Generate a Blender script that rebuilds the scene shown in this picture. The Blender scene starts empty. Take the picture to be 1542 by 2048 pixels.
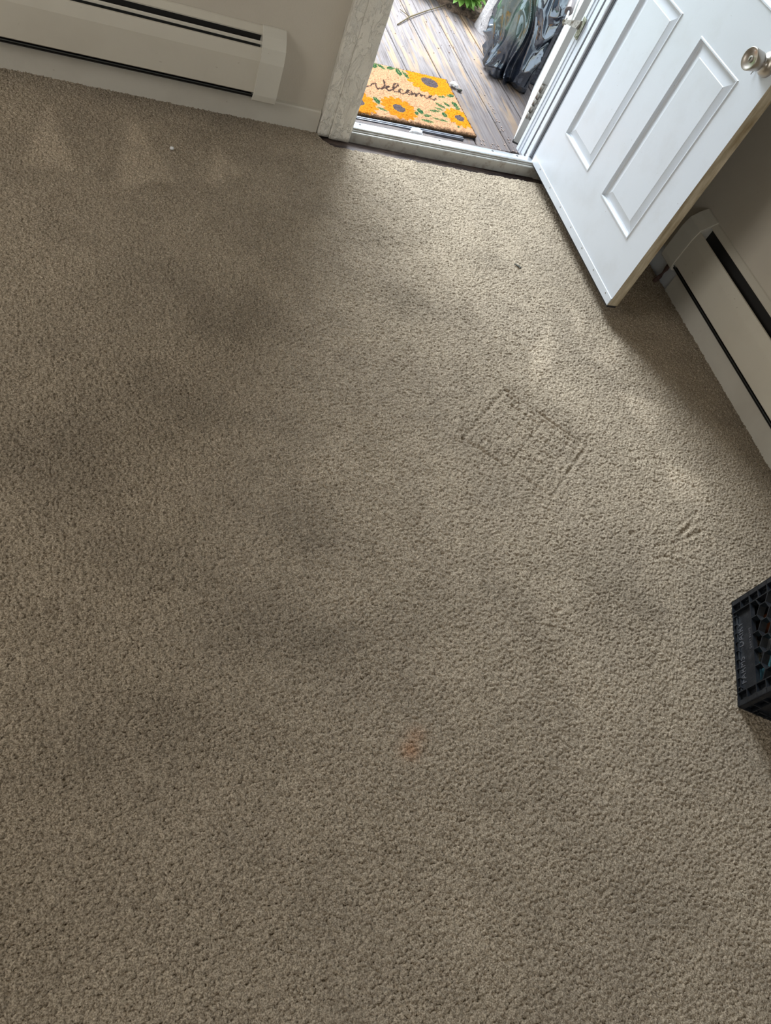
import bpy, bmesh, math, random
import numpy as np
from mathutils import Vector, Matrix, noise

random.seed(7)
S = bpy.context.scene
COL = S.collection

# ---------------------------------------------------------------- camera
CAM_Z = 1.5
R = ((0.91647, 0.0045786, -0.400077), (-0.221085, 0.839207, -0.496843), (0.333472, 0.543793, 0.770120))
cam_data = bpy.data.cameras.new('camera')
cam = bpy.data.objects.new('camera', cam_data)
COL.objects.link(cam)
cam.matrix_world = Matrix.Translation((0, 0, CAM_Z)) @ Matrix(R).to_4x4()
cam_data.sensor_fit = 'VERTICAL'
cam_data.sensor_height = 36.0
cam_data.lens = 36.0 * 1500 / 2048
cam_data.clip_start = 0.02
S.camera = cam

# ---------------------------------------------------------------- light
world = bpy.data.worlds.new('overcast_sky')
S.world = world
world.use_nodes = True
wn = world.node_tree.nodes
wl = world.node_tree.links
bg = wn['Background']
tc = wn.new('ShaderNodeTexCoord')
sep = wn.new('ShaderNodeSeparateXYZ')
ramp = wn.new('ShaderNodeValToRGB')
nz = wn.new('ShaderNodeTexNoise')
nz.inputs['Scale'].default_value = 3.0
mixw = wn.new('ShaderNodeMix'); mixw.data_type = 'RGBA'
ramp.color_ramp.elements[0].position = 0.0
ramp.color_ramp.elements[0].color = (0.50, 0.58, 0.62, 1)
ramp.color_ramp.elements[1].position = 0.45
ramp.color_ramp.elements[1].color = (0.80, 0.92, 1.0, 1)
wl.new(tc.outputs['Generated'], sep.inputs[0])
wl.new(sep.outputs['Z'], ramp.inputs[0])
wl.new(tc.outputs['Generated'], nz.inputs['Vector'])
wl.new(nz.outputs['Fac'], mixw.inputs['Factor'])
wl.new(ramp.outputs[0], mixw.inputs['A'])
mixw.inputs['B'].default_value = (0.86, 0.92, 1.0, 1)
wl.new(mixw.outputs['Result'], bg.inputs['Color'])
bg.inputs['Strength'].default_value = 2.3

def area(name, loc, rot, sx, sy, power, color):
    l = bpy.data.lights.new(name, 'AREA')
    l.shape = 'RECTANGLE'; l.size = sx; l.size_y = sy
    l.energy = power; l.color = color
    o = bpy.data.objects.new(name, l)
    o.location = loc; o.rotation_euler = rot
    COL.objects.link(o)
    return o
# added fill lights for the room, set at unseen rear and left openings
area('room_fill_rear', (0.3, -2.05, 1.5), (math.radians(78), 0, 0), 1.7, 1.1, 8, (1.0, 0.95, 0.87))
area('room_fill_side', (-1.92, 1.35, 1.5), (math.radians(80), 0, math.radians(-90)), 1.3, 1.1, 22, (1.0, 0.95, 0.87))
# bright open sky above the deck, seen by the room through the doorway
area('sky_over_deck', (1.15, 6.1, 3.5), (math.radians(-54), 0, 0), 3.0, 2.2, 800, (0.84, 0.93, 1.0))

S.view_settings.view_transform = 'Standard'
S.view_settings.look = 'None'
S.view_settings.exposure = 0.0
S.view_settings.gamma = 1.0
S.view_settings.use_curve_mapping = False
S.cycles.use_denoising = True
S.cycles.max_bounces = 8
S.cycles.sample_clamp_indirect = 6.0

# ---------------------------------------------------------------- helpers
def tag(o, label=None, cat=None, group=None, kind=None):
    if label: o['label'] = label
    if cat: o['category'] = cat
    if group: o['group'] = group
    if kind: o['kind'] = kind
    return o

def empty(name, loc, label, cat, group=None, rz=0.0):
    o = bpy.data.objects.new(name, None)
    o.location = loc; o.rotation_euler = (0, 0, rz); o.empty_display_size = 0.05
    COL.objects.link(o)
    return tag(o, label, cat, group)

def link(name, me, mats, parent=None, smooth=False):
    o = bpy.data.objects.new(name, me)
    for m in (mats if isinstance(mats, (list, tuple)) else [mats]):
        me.materials.append(m)
    if smooth:
        me.polygons.foreach_set('use_smooth', [True] * len(me.polygons))
    COL.objects.link(o)
    if parent is not None:
        o.parent = parent
    return o

class MB:
    """collects solids in a bmesh and links them as one mesh object"""
    def __init__(self):
        self.b = bmesh.new()
    def box(self, x0, y0, z0, x1, y1, z1, mi=0, mat=None):
        vs = [self.b.verts.new((x, y, z)) for z in (z0, z1) for y in (y0, y1) for x in (x0, x1)]
        if mat is not None:
            for v in vs: v.co = mat @ v.co
        for f in ((0, 2, 3, 1), (4, 5, 7, 6), (0, 1, 5, 4), (2, 6, 7, 3), (0, 4, 6, 2), (1, 3, 7, 5)):
            fc = self.b.faces.new([vs[i] for i in f]); fc.material_index = mi
        return vs
    def prism(self, poly, a, b, axis, mat=None, mi=0):
        """poly: 2-D outline (p, q), extruded along axis from a to b; axis 'x': (y,z), 'y': (x,z), 'z': (x,y)"""
        def P(p, q, t):
            v = {'x': (t, p, q), 'y': (p, t, q), 'z': (p, q, t)}[axis]
            v = Vector(v)
            return mat @ v if mat is not None else v
        A = [self.b.verts.new(P(p, q, a)) for p, q in poly]
        B = [self.b.verts.new(P(p, q, b)) for p, q in poly]
        n = len(poly)
        for i in range(n):
            f = self.b.faces.new([A[i], A[(i + 1) % n], B[(i + 1) % n], B[i]]); f.material_index = mi
        f = self.b.faces.new(A[::-1]); f.material_index = mi
        f = self.b.faces.new(B); f.material_index = mi
    def tube(self, pts, r, seg=12, cap=True, mi=0):
        pts = [Vector(p) for p in pts]
        rr = r if isinstance(r, (list, tuple)) else [r] * len(pts)
        rings = []
        prev = None
        for i, p in enumerate(pts):
            d = (pts[min(i + 1, len(pts) - 1)] - pts[max(i - 1, 0)])
            if d.length < 1e-9: d = prev
            else: d.normalize()
            prev = d
            a = Vector((0, 0, 1)) if abs(d.z) < 0.9 else Vector((1, 0, 0))
            u = d.cross(a).normalized(); v = d.cross(u)
            rings.append([self.b.verts.new(p + (u * math.cos(2 * math.pi * k / seg) + v * math.sin(2 * math.pi * k / seg)) * rr[i]) for k in range(seg)])
        for i in range(len(rings) - 1):
            for k in range(seg):
                f = self.b.faces.new([rings[i][k], rings[i][(k + 1) % seg], rings[i + 1][(k + 1) % seg], rings[i + 1][k]])
                f.material_index = mi; f.smooth = True
        if cap:
            self.b.faces.new(rings[0][::-1]); self.b.faces.new(rings[-1])
    def lathe(self, prof, origin, axis, seg=32, mi=0):
        """prof: (distance along axis, radius)"""
        ax = Vector(axis).normalized()
        a = Vector((0, 0, 1)) if abs(ax.z) < 0.9 else Vector((1, 0, 0))
        u = ax.cross(a).normalized(); v = ax.cross(u)
        O = Vector(origin)
        rings = []
        for h, r in prof:
            if r < 1e-6:
                rings.append([self.b.verts.new(O + ax * h)])
            else:
                rings.append([self.b.verts.new(O + ax * h + (u * math.cos(2 * math.pi * k / seg) + v * math.sin(2 * math.pi * k / seg)) * r) for k in range(seg)])
        for A, B in zip(rings, rings[1:]):
            for k in range(seg):
                k2 = (k + 1) % seg
                if len(A) == 1 and len(B) == 1: continue
                if len(A) == 1: f = self.b.faces.new([A[0], B[k2], B[k]])
                elif len(B) == 1: f = self.b.faces.new([A[k], A[k2], B[0]])
                else: f = self.b.faces.new([A[k], A[k2], B[k2], B[k]])
                f.smooth = True; f.material_index = mi
    def bevel(self, w, seg=2):
        bmesh.ops.bevel(self.b, geom=[e for e in self.b.edges], offset=w, segments=seg, affect='EDGES', clamp_overlap=True)
    def build(self, name, mats, parent=None, smooth=False):
        bmesh.ops.recalc_face_normals(self.b, faces=self.b.faces)
        me = bpy.data.meshes.new(name)
        self.b.to_mesh(me); self.b.free()
        return link(name, me, mats, parent, smooth)

def grid_mesh(name, X, Y, Z, mask=None):
    """vectorised height-field grid: X,Y,Z arrays of shape (ny,nx)"""
    ny, nx = X.shape
    me = bpy.data.meshes.new(name)
    co = np.stack([X, Y, Z], -1).reshape(-1, 3).astype(np.float32)
    i = np.arange(ny * nx).reshape(ny, nx)
    q = np.stack([i[:-1, :-1], i[:-1, 1:], i[1:, 1:], i[1:, :-1]], -1).reshape(-1, 4)
    if mask is not None:
        q = q[mask.reshape(-1)]
    me.vertices.add(len(co)); me.vertices.foreach_set('co', co.ravel())
    me.loops.add(q.size); me.loops.foreach_set('vertex_index', q.ravel().astype(np.int32))
    me.polygons.add(len(q))
    me.polygons.foreach_set('loop_start', np.arange(0, q.size, 4, dtype=np.int32))
    me.polygons.foreach_set('use_smooth', np.ones(len(q), dtype=bool))
    me.update(calc_edges=True)
    return me

def seg_dist(X, Y, a, b):
    ax, ay = a; bx, by = b
    dx, dy = bx - ax, by - ay
    t = np.clip(((X - ax) * dx + (Y - ay) * dy) / (dx * dx + dy * dy + 1e-12), 0, 1)
    return np.hypot(X - ax - t * dx, Y - ay - t * dy)

def vnoise(shape, cells, seed):
    """smooth value noise array of the given shape with (cy,cx) cells"""
    r = np.random.RandomState(seed)
    cy, cx = cells
    g = r.rand(cy + 2, cx + 2)
    yy = np.linspace(0, cy, shape[0], endpoint=False); xx = np.linspace(0, cx, shape[1], endpoint=False)
    yi = yy.astype(int); xi = xx.astype(int)
    fy = yy - yi; fx = xx - xi
    fy = fy * fy * (3 - 2 * fy); fx = fx * fx * (3 - 2 * fx)
    fy = fy[:, None]; fx = fx[None, :]
    a = g[np.ix_(yi, xi)]; b = g[np.ix_(yi, xi + 1)]; c = g[np.ix_(yi + 1, xi)]; d = g[np.ix_(yi + 1, xi + 1)]
    return (a * (1 - fx) + b * fx) * (1 - fy) + (c * (1 - fx) + d * fx) * fy

# ---------------------------------------------------------------- materials
class Mat:
    def __init__(self, name, color=(0.5, 0.5, 0.5), rough=0.5, metal=0.0, spec=0.5):
        self.m = bpy.data.materials.new(name); self.m.use_nodes = True
        self.n = self.m.node_tree.nodes; self.l = self.m.node_tree.links
        self.p = self.n['Principled BSDF']
        self.p.inputs['Base Color'].default_value = (*color, 1)
        self.p.inputs['Roughness'].default_value = rough
        self.p.inputs['Metallic'].default_value = metal
        self.p.inputs['Specular IOR Level'].default_value = spec
        g = self.n.new('ShaderNodeNewGeometry')
        self.pos = g.outputs['Position']
    def node(self, t, **kw):
        x = self.n.new(t)
        for k, v in kw.items():
            if k in x.inputs: x.inputs[k].default_value = v
            else: setattr(x, k, v)
        return x
    def scaled(self, sx, sy, sz, rz=0.0):
        mp = self.node('ShaderNodeMapping')
        mp.inputs['Scale'].default_value = (sx, sy, sz)
        mp.inputs['Rotation'].default_value = (0, 0, rz)
        self.l.new(self.pos, mp.inputs['Vector'])
        return mp.outputs[0]
    def noise(self, scale, detail=3.0, rough=0.5, vec=None, dist=0.0):
        x = self.node('ShaderNodeTexNoise')
        x.inputs['Scale'].default_value = scale; x.inputs['Detail'].default_value = detail
        x.inputs['Roughness'].default_value = rough; x.inputs['Distortion'].default_value = dist
        self.l.new(vec or self.pos, x.inputs['Vector'])
        return x.outputs['Fac']
    def ramp(self, fac, stops):
        r = self.node('ShaderNodeValToRGB')
        els = r.color_ramp.elements
        while len(els) < len(stops): els.new(0.5)
        for e, (p, c) in zip(els, stops):
            e.position = p
            e.color = (*c, 1) if isinstance(c, tuple) else (c, c, c, 1)
        self.l.new(fac, r.inputs[0])
        return r.outputs[0]
    def mix(self, fac, a, b, mode='MIX'):
        x = self.node('ShaderNodeMix'); x.data_type = 'RGBA'; x.blend_type = mode
        for s, v in (('Factor', fac), ('A', a), ('B', b)):
            if isinstance(v, (int, float)): x.inputs[s].default_value = v if s == 'Factor' else (v, v, v, 1)
            elif isinstance(v, tuple): x.inputs[s].default_value = (*v, 1)
            else: self.l.new(v, x.inputs[s])
        return x.outputs['Result']
    def math(self, op, a, b=0.0):
        x = self.node('ShaderNodeMath'); x.operation = op
        for i, v in enumerate((a, b)):
            if isinstance(v, (int, float)): x.inputs[i].default_value = v
            else: self.l.new(v, x.inputs[i])
        return x.outputs[0]
    def color(self, out):
        self.l.new(out, self.p.inputs['Base Color']); return self
    def roughness(self, out):
        self.l.new(out, self.p.inputs['Roughness']); return self
    def bump(self, h, dist=0.002, strength=1.0):
        b = self.node('ShaderNodeBump'); b.inputs['Strength'].default_value = strength
        b.inputs['Distance'].default_value = dist
        self.l.new(h, b.inputs['Height']); 
        prev = self.p.inputs['Normal'].links
        if prev: self.l.new(prev[0].from_socket, b.inputs['Normal'])
        self.l.new(b.outputs[0], self.p.inputs['Normal']); return self

def paint(name, col, rough=0.55, bump=0.0006, scale=220, dirt=0.12, dirtcol=(0.25, 0.2, 0.14)):
    M = Mat(name, col, rough)
    n = M.noise(4.5, 4, 0.6)
    c = M.mix(M.math('MULTIPLY', M.ramp(n, [(0.45, 0.0), (0.75, 1.0)]), dirt), col, dirtcol)
    sp = M.noise(60, 2, 0.5)
    c = M.mix(M.ramp(sp, [(0.74, 0.0), (0.78, 0.5)]), c, dirtcol)
    M.color(c)
    M.bump(M.noise(scale, 3, 0.6), bump, 0.6)
    return M

# carpet -------------------------------------------------------------
C = Mat('beige_cut_pile', (0.4, 0.34, 0.27), 0.95, spec=0.05)
att = C.node('ShaderNodeAttribute', attribute_name='wear_shade')
fine = C.noise(520, 3, 0.65)
yarn = C.mix(C.ramp(C.noise(340, 2, 0.6), [(0.35, 0.0), (0.65, 1.0)]), (0.215, 0.170, 0.120), (0.64, 0.54, 0.415))
blot = C.mix(C.math('MULTIPLY', C.ramp(C.noise(3.2, 4, 0.62), [(0.42, 0.0), (0.7, 1.0)]), 0.25), yarn, (0.25, 0.21, 0.17))
C.color(C.mix(1.0, blot, att.outputs['Color'], 'MULTIPLY'))
C.bump(fine, 0.0032, 1.0)
M_carpet = C.m

Cw = paint('cream_wall_paint', (0.55, 0.50, 0.42), 0.6, 0.0008, 160, 0.10)
M_wall = Cw.m
M_trim = paint('cream_trim_paint', (0.58, 0.545, 0.47), 0.42, 0.0008, 90, 0.22).m
M_heater = paint('cream_enamel', (0.58, 0.54, 0.455), 0.38, 0.0004, 60, 0.14).m
M_blade = paint('pale_enamel', (0.60, 0.57, 0.495), 0.35, 0.0003, 80, 0.1).m
M_dark = Mat('heater_dark_inside', (0.018, 0.016, 0.014), 0.7).m
M_fin = Mat('heater_grey_fins', (0.10, 0.105, 0.10), 0.5, 0.6).m
# casing: many thick chipped coats
K = Mat('crackled_thick_paint', (0.6, 0.57, 0.5), 0.45)
kn = K.noise(24, 6, 0.68, vec=K.scaled(1, 1, 0.5), dist=0.5)
K.color(K.mix(K.ramp(kn, [(0.68, 0.0), (0.71, 0.3)]), (0.74, 0.70, 0.62), (0.50, 0.47, 0.40)))
K.bump(K.ramp(kn, [(0.3, 0.0), (0.5, 0.6), (0.52, 0.9), (0.64, 1.0)]), 0.006, 1.0)
K.bump(K.noise(120, 4, 0.7, vec=K.scaled(1, 1, 0.5)), 0.0025, 0.7)
M_casing = K.m
# white painted steel door
D = Mat('white_door_paint', (0.62, 0.66, 0.715), 0.33)
dn = D.noise(7, 5, 0.6)
dc = D.mix(D.math('MULTIPLY', D.ramp(dn, [(0.5, 0.0), (0.8, 1.0)]), 0.22), (0.62, 0.66, 0.715), (0.40, 0.39, 0.37))
dc = D.mix(D.ramp(D.noise(75, 2, 0.5), [(0.76, 0.0), (0.79, 0.55)]), dc, (0.22, 0.2, 0.18))
D.color(dc); D.bump(D.noise(240, 2), 0.0002, 0.5)
M_door = D.m
De = Mat('dirty_cream_door_edge', (0.5, 0.43, 0.3), 0.5)
De.color(De.mix(De.ramp(De.noise(10, 5, 0.7, vec=De.scaled(3, 3, 0.6)), [(0.35, 0.0), (0.7, 1.0)]), (0.60, 0.53, 0.40), (0.23, 0.165, 0.08)))
M_dooredge = De.m
J = Mat('white_jamb_paint', (0.78, 0.8, 0.82), 0.4)
J.color(J.mix(J.ramp(J.noise(38, 4, 0.7, vec=J.scaled(2.5, 2.5, 0.5)), [(0.63, 0.0), (0.68, 1.0)]), (0.66, 0.70, 0.76), (0.24, 0.19, 0.16)))
J.bump(J.noise(50, 4, 0.6, vec=J.scaled(2, 2, 0.4)), 0.001, 0.8)
M_jamb = J.m
M_strip = Mat('dark_weatherstrip', (0.09, 0.095, 0.11), 0.6).m
A_ = Mat('brushed_aluminium', (0.78, 0.80, 0.83), 0.3, 0.85)
A_.color(A_.mix(A_.ramp(A_.noise(14, 4, 0.6), [(0.5, 0.0), (0.75, 0.6)]), (0.80, 0.83, 0.87), (0.42, 0.38, 0.32)))
A_.bump(A_.noise(40, 2, vec=A_.scaled(0.1, 6, 6)), 0.0003, 0.6)
M_alu = A_.m
Af = Mat('dirty_threshold_face', (0.5, 0.49, 0.45), 0.45, 0.3)
Af.color(Af.mix(Af.ramp(Af.noise(22, 5, 0.7), [(0.5, 0.0), (0.75, 0.9)]), (0.40, 0.39, 0.36), (0.17, 0.135, 0.095)))
M_aluface = Af.m
B_ = Mat('dark_floor_wood', (0.06, 0.04, 0.035), 0.6)
B_.color(B_.mix(B_.ramp(B_.noise(25, 6, 0.7, vec=B_.scaled(0.5, 3, 1)), [(0.42, 0.0), (0.72, 1.0)]), (0.035, 0.022, 0.022), (0.17, 0.12, 0.095)))
B_.bump(B_.noise(60, 5, 0.7), 0.003, 1.0)
M_subfloor = B_.m
# knob
N_ = Mat('satin_nickel', (0.46, 0.42, 0.37), 0.33, 1.0)
N_.bump(N_.noise(300, 2), 0.0001, 0.4)
M_nickel = N_.m
M_black = Mat('black_void', (0.012, 0.012, 0.012), 0.6).m
M_rubber = Mat('black_rubber', (0.02, 0.02, 0.022), 0.55).m
G_ = Mat('weathered_grey_metal', (0.33, 0.31, 0.28), 0.45, 0.7)
G_.color(G_.mix(G_.ramp(G_.noise(60, 4, 0.6), [(0.45, 0.0), (0.65, 1.0)]), (0.30, 0.28, 0.25), (0.09, 0.07, 0.05)))
M_hard = G_.m
Gr = Mat('mossy_bracket_metal', (0.2, 0.22, 0.12), 0.7, 0.2)
Gr.color(Gr.mix(Gr.ramp(Gr.noise(80, 4, 0.6), [(0.4, 0.0), (0.6, 1.0)]), (0.10, 0.115, 0.06), (0.42, 0.43, 0.36)))
M_moss = Gr.m
Ru = Mat('rusty_pipe', (0.07, 0.035, 0.025), 0.8)
Ru.color(Ru.mix(Ru.noise(90, 4), (0.02, 0.012, 0.012), (0.14, 0.07, 0.05)))
M_rust = Ru.m
# deck wood
W = Mat('weathered_deck_wood', (0.35, 0.32, 0.3), 0.75, spec=0.3)
rzd = math.radians(-2.5)
grain = W.noise(46, 7, 0.7, vec=W.scaled(2.6, 0.07, 1, rzd), dist=0.5)
grain2 = W.noise(9, 5, 0.6, vec=W.scaled(3.0, 0.22, 1, rzd), dist=0.5)
wood = W.ramp(grain, [(0.30, (0.040, 0.028, 0.026)), (0.43, (0.145, 0.120, 0.116)), (0.58, (0.235, 0.208, 0.205)), (0.72, (0.10, 0.08, 0.075))])
wood = W.mix(W.math('MULTIPLY', W.ramp(grain2, [(0.5, 0.0), (0.6, 1.0)]), 0.75), wood, (0.36, 0.24, 0.14))
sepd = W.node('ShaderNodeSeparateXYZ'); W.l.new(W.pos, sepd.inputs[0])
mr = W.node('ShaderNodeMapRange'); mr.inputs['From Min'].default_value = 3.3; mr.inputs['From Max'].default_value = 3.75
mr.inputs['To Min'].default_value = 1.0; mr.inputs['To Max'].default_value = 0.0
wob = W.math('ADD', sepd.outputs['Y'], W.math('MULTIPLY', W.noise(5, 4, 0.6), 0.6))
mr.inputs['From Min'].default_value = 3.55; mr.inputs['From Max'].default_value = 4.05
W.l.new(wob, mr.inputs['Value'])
near_dark = W.mix(W.math('MULTIPLY', mr.outputs[0], 0.62), wood, (0.045, 0.033, 0.032))  # boards blend darker towards the house
speck = W.ramp(W.noise(110, 3, 0.6), [(0.70, 0.0), (0.75, 0.8)])
W.color(W.mix(speck, near_dark, (0.10, 0.07, 0.05)))
W.bump(grain, 0.003, 0.8)
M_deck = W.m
# coir
Co = Mat('coir_print', (0.7, 0.45, 0.25), 0.9, spec=0.1)
ca = Co.node('ShaderNodeAttribute', attribute_name='print')
cf = Co.noise(420, 3, 0.7)
Co.color(Co.mix(1.0, ca.outputs['Color'], Co.ramp(cf, [(0.3, 0.55), (0.5, 0.95), (0.7, 1.15)]), 'MULTIPLY'))
Co.bump(cf, 0.004, 1.0)
M_coir = Co.m
# bag
Bg = Mat('black_bag_plastic', (0.012, 0.014, 0.018), 0.10, spec=1.0)
Bg.p.inputs['IOR'].default_value = 1.95
Bg.p.inputs['Specular Tint'].default_value = (0.80, 0.90, 1.0, 1)
ba = Bg.node('ShaderNodeAttribute', attribute_name='film')
Bg.color(ba.outputs['Color'])
Bg.bump(Bg.noise(16, 2, 0.5, dist=1.2), 0.006, 0.45)
M_bag = Bg.m
# crate
Cr = Mat('black_crate_plastic', (0.018, 0.021, 0.026), 0.38, spec=0.5)
Cr.color(Cr.mix(Cr.ramp(Cr.noise(45, 5, 0.7), [(0.45, 0.0), (0.8, 1.0)]), (0.009, 0.011, 0.015), (0.030, 0.033, 0.038)))
Cr.bump(Cr.noise(160, 3), 0.0005, 0.8)
M_crate = Cr.m
Lf = Mat('green_leaf', (0.08, 0.25, 0.04), 0.5)
Lf.color(Lf.mix(Lf.noise(9, 2), (0.10, 0.30, 0.05), (0.30, 0.48, 0.10)))
M_leaf = Lf.m
St = Mat('plant_stem', (0.12, 0.09, 0.04), 0.8); M_stem = St.m
Rk = Mat('pale_cracked_bark', (0.6, 0.58, 0.58), 0.9)
rn = Rk.noise(55, 6, 0.7, vec=Rk.scaled(1.0, 1.0, 0.7), dist=1.0)
Rk.color(Rk.mix(Rk.ramp(rn, [(0.36, 1.0), (0.44, 0.0)]), (0.58, 0.55, 0.56), (0.16, 0.15, 0.16)))
Rk.bump(Rk.noise(40, 5, 0.7), 0.01, 1.0)
M_bark = Rk.m
So = Mat('leaf_litter_soil', (0.1, 0.07, 0.04), 0.95)
So.color(So.mix(So.ramp(So.noise(40, 5, 0.7), [(0.4, 0.0), (0.62, 1.0)]), (0.05, 0.035, 0.025), (0.30, 0.21, 0.15)))
So.bump(So.noise(60, 5, 0.7), 0.02, 1.0)
M_soil = So.m
Gs = Mat('lawn_green', (0.08, 0.14, 0.04), 0.95)
Gs.color(Gs.mix(Gs.noise(12, 5, 0.7), (0.04, 0.09, 0.02), (0.16, 0.24, 0.07)))
M_lawn = Gs.m

# ---------------------------------------------------------------- floor
YB = 2.685      # carpet meets the back baseboard
XR = 2.300      # carpet meets the right baseboard
PRESS = [[[1.682, 1.154], [1.756, 1.177], [1.817, 1.171], [1.88, 1.144]], [[1.535, 0.912], [1.55, 0.885], [1.595, 0.897]], [[1.704, 0.851], [1.795, 0.913], [1.853, 0.959]], [[1.626, 0.844], [1.689, 0.851], [1.772, 0.872], [1.841, 0.893]], [[1.599, 0.801], [1.647, 0.808], [1.702, 0.783], [1.72, 0.78]], [[1.745, 0.796], [1.797, 0.781], [1.83, 0.802], [1.857, 0.861]], [[1.642, 0.883], [1.713, 0.895], [1.839, 0.955]], [[1.792, 0.773], [1.833, 0.754], [1.83, 0.741]], [[1.73, 1.085], [1.797, 1.051], [1.845, 1.022]], [[1.762, 1.106], [1.835, 1.102], [1.898, 1.057], [1.911, 1.023]], [[1.723, 0.877], [1.844, 0.926]]]
LIGHTP = [[[-0.021, 2.567], [-0.091, 2.195], [0.049, 2.203]], [[0.231, 2.56], [0.163, 2.157], [0.353, 2.241]], [[0.505, 2.479], [0.452, 2.243], [0.588, 2.334]], [[1.741, 1.918], [1.784, 1.806], [1.704, 1.646]], [[1.704, 1.622], [1.906, 1.719], [1.797, 1.56]], [[1.763, 1.464], [1.959, 1.41], [1.819, 1.27]], [[1.473, 1.62], [1.62, 1.784], [1.561, 1.583], [1.403, 1.435]], [[1.819, 1.145], [1.95, 1.107], [1.925, 0.988], [1.787, 1.007]]]
DARKP = [[0.482, 1.627, 0.16], [0.263, 1.311, 0.15], [0.565, 0.916, 0.12], [0.015, 1.142, 0.16], [1.049, 1.798, 0.12], [0.544, 0.602, 0.1], [0.407, 0.673, 0.12], [0.19, 0.475, 0.12], [1.03, 2.093, 0.12], [1.412, 0.755, 0.12], [1.481, 0.642, 0.08], [1.468, 2.074, 0.1]]

STEP = 0.0021
xs = np.concatenate([np.linspace(-2.0, -0.4, 9)[:-1], np.arange(-0.4, XR - STEP, STEP), [XR]])
ys = np.concatenate([np.linspace(-2.2, -0.45, 9)[:-1], np.arange(-0.45, YB - STEP, STEP), [YB]])
X, Y = np.meshgrid(xs, ys)
Z = np.zeros_like(X)
wear_shade = np.ones_like(X)
# the square imprint a crate left in the pile
c4 = np.array([1.089, 1.223]); c1 = np.array([1.308, 1.428]); c2 = np.array([1.532, 1.212]); c3 = np.array([1.324, 1.019])
def bil(u, v):
    return (c4 * (1 - u) + c1 * u) * (1 - v) + (c3 * (1 - u) + c2 * u) * v
near = (X > 1.0) & (X < 1.65) & (Y > 0.9) & (Y < 1.55)
PN = vnoise(X.shape, (60, 50), 77)
def press(a, b, w, dep):
    i0, i1 = np.searchsorted(xs, [min(a[0], b[0]) - .04, max(a[0], b[0]) + .04])
    j0, j1 = np.searchsorted(ys, [min(a[1], b[1]) - .04, max(a[1], b[1]) + .04])
    sl = (slice(j0, j1), slice(i0, i1))
    d = seg_dist(X[sl], Y[sl], a, b)
    k = np.exp(-(d / w) ** 2)
    dep = dep * 0.85 * np.clip(PN[sl] * 1.8 - .15, .35, 1.1)
    Z[sl] += -dep * k + 0.35 * dep * np.exp(-((d - 2.2 * w) / w) ** 2)
    wear_shade[sl] *= (1 - 0.03 * k)  # groove shade also put into the colour along pressed lines
for (u0, v0, u1, v1, w, dep) in [(0, 0, 1, 0, .006, .0045), (1, 0, 1, 1, .006, .0055), (1, 1, 0, 1, .006, .005), (0, 1, 0, 0, .006, .0035),
                                 (0.93, .05, .93, .95, .005, .003), (.05, .93, .95, .93, .005, .003), (1.06, .02, 1.06, .98, .005, .003)]:
    press(bil(u0, v0), bil(u1, v1), w, dep)
for k in range(1, 6):
    press(bil(.08, k / 6), bil(.9, k / 6), .005, .0028)
    press(bil(k / 6, .08), bil(k / 6, .9), .005, .0028)
for line in PRESS:
    for a, b in zip(line, line[1:]):
        press(a, b, .006, .0030)
for poly in ([(1.27, 1.60), (1.36, 1.74), (1.54, 1.60)], [(1.10, .55), (1.2, .66), (1.34, .70)], [(1.02, .62), (1.15, .76), (1.25, .80)], [(1.55, .66), (1.50, .55), (1.42, .48)]):
    for a, b in zip(poly, poly[1:]):
        press(a, b, .006, .0016)
def in_poly_soft(poly, soft):
    n = len(poly)
    cxp = np.mean([p[0] for p in poly]); cyp = np.mean([p[1] for p in poly])
    m = np.ones_like(X)
    for i in range(n):
        (x0, y0), (x1, y1) = poly[i], poly[(i + 1) % n]
        nx_, ny_ = y1 - y0, x0 - x1
        L = math.hypot(nx_, ny_)
        s = ((X - x0) * nx_ + (Y - y0) * ny_) / L
        if ((cxp - x0) * nx_ + (cyp - y0) * ny_) < 0: s = -s
        m = m * np.clip(s / soft + 0.5, 0, 1)
    return m
for poly in LIGHTP:      # patches of pile brushed the other way by the vacuum
    wear_shade = wear_shade * (1 + 0.24 * in_poly_soft(poly, 0.035))
for x0, y0, r in DARKP:  # soiled patches
    wear_shade = wear_shade * (1 - 0.20 * np.exp(-(((X - x0) / r) ** 2 + ((Y - y0) / (r * .8)) ** 2)))
nA = vnoise(X.shape, (14, 12), 3); nB = vnoise(X.shape, (40, 34), 4)
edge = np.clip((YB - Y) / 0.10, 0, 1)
wear_shade = wear_shade * (0.82 + 0.18 * np.clip(edge + (nB - .5) * .5, 0, 1))
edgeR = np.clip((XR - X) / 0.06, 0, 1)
wear_shade = wear_shade * (0.85 + 0.15 * edgeR)
wear_shade = wear_shade * (0.94 + 0.12 * nA) * (0.96 + 0.08 * nB)
Z = Z + (vnoise(X.shape, (30, 26), 5) - .5) * 0.003 + (vnoise(X.shape, (110, 95), 6) - .5) * 0.0012
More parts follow.
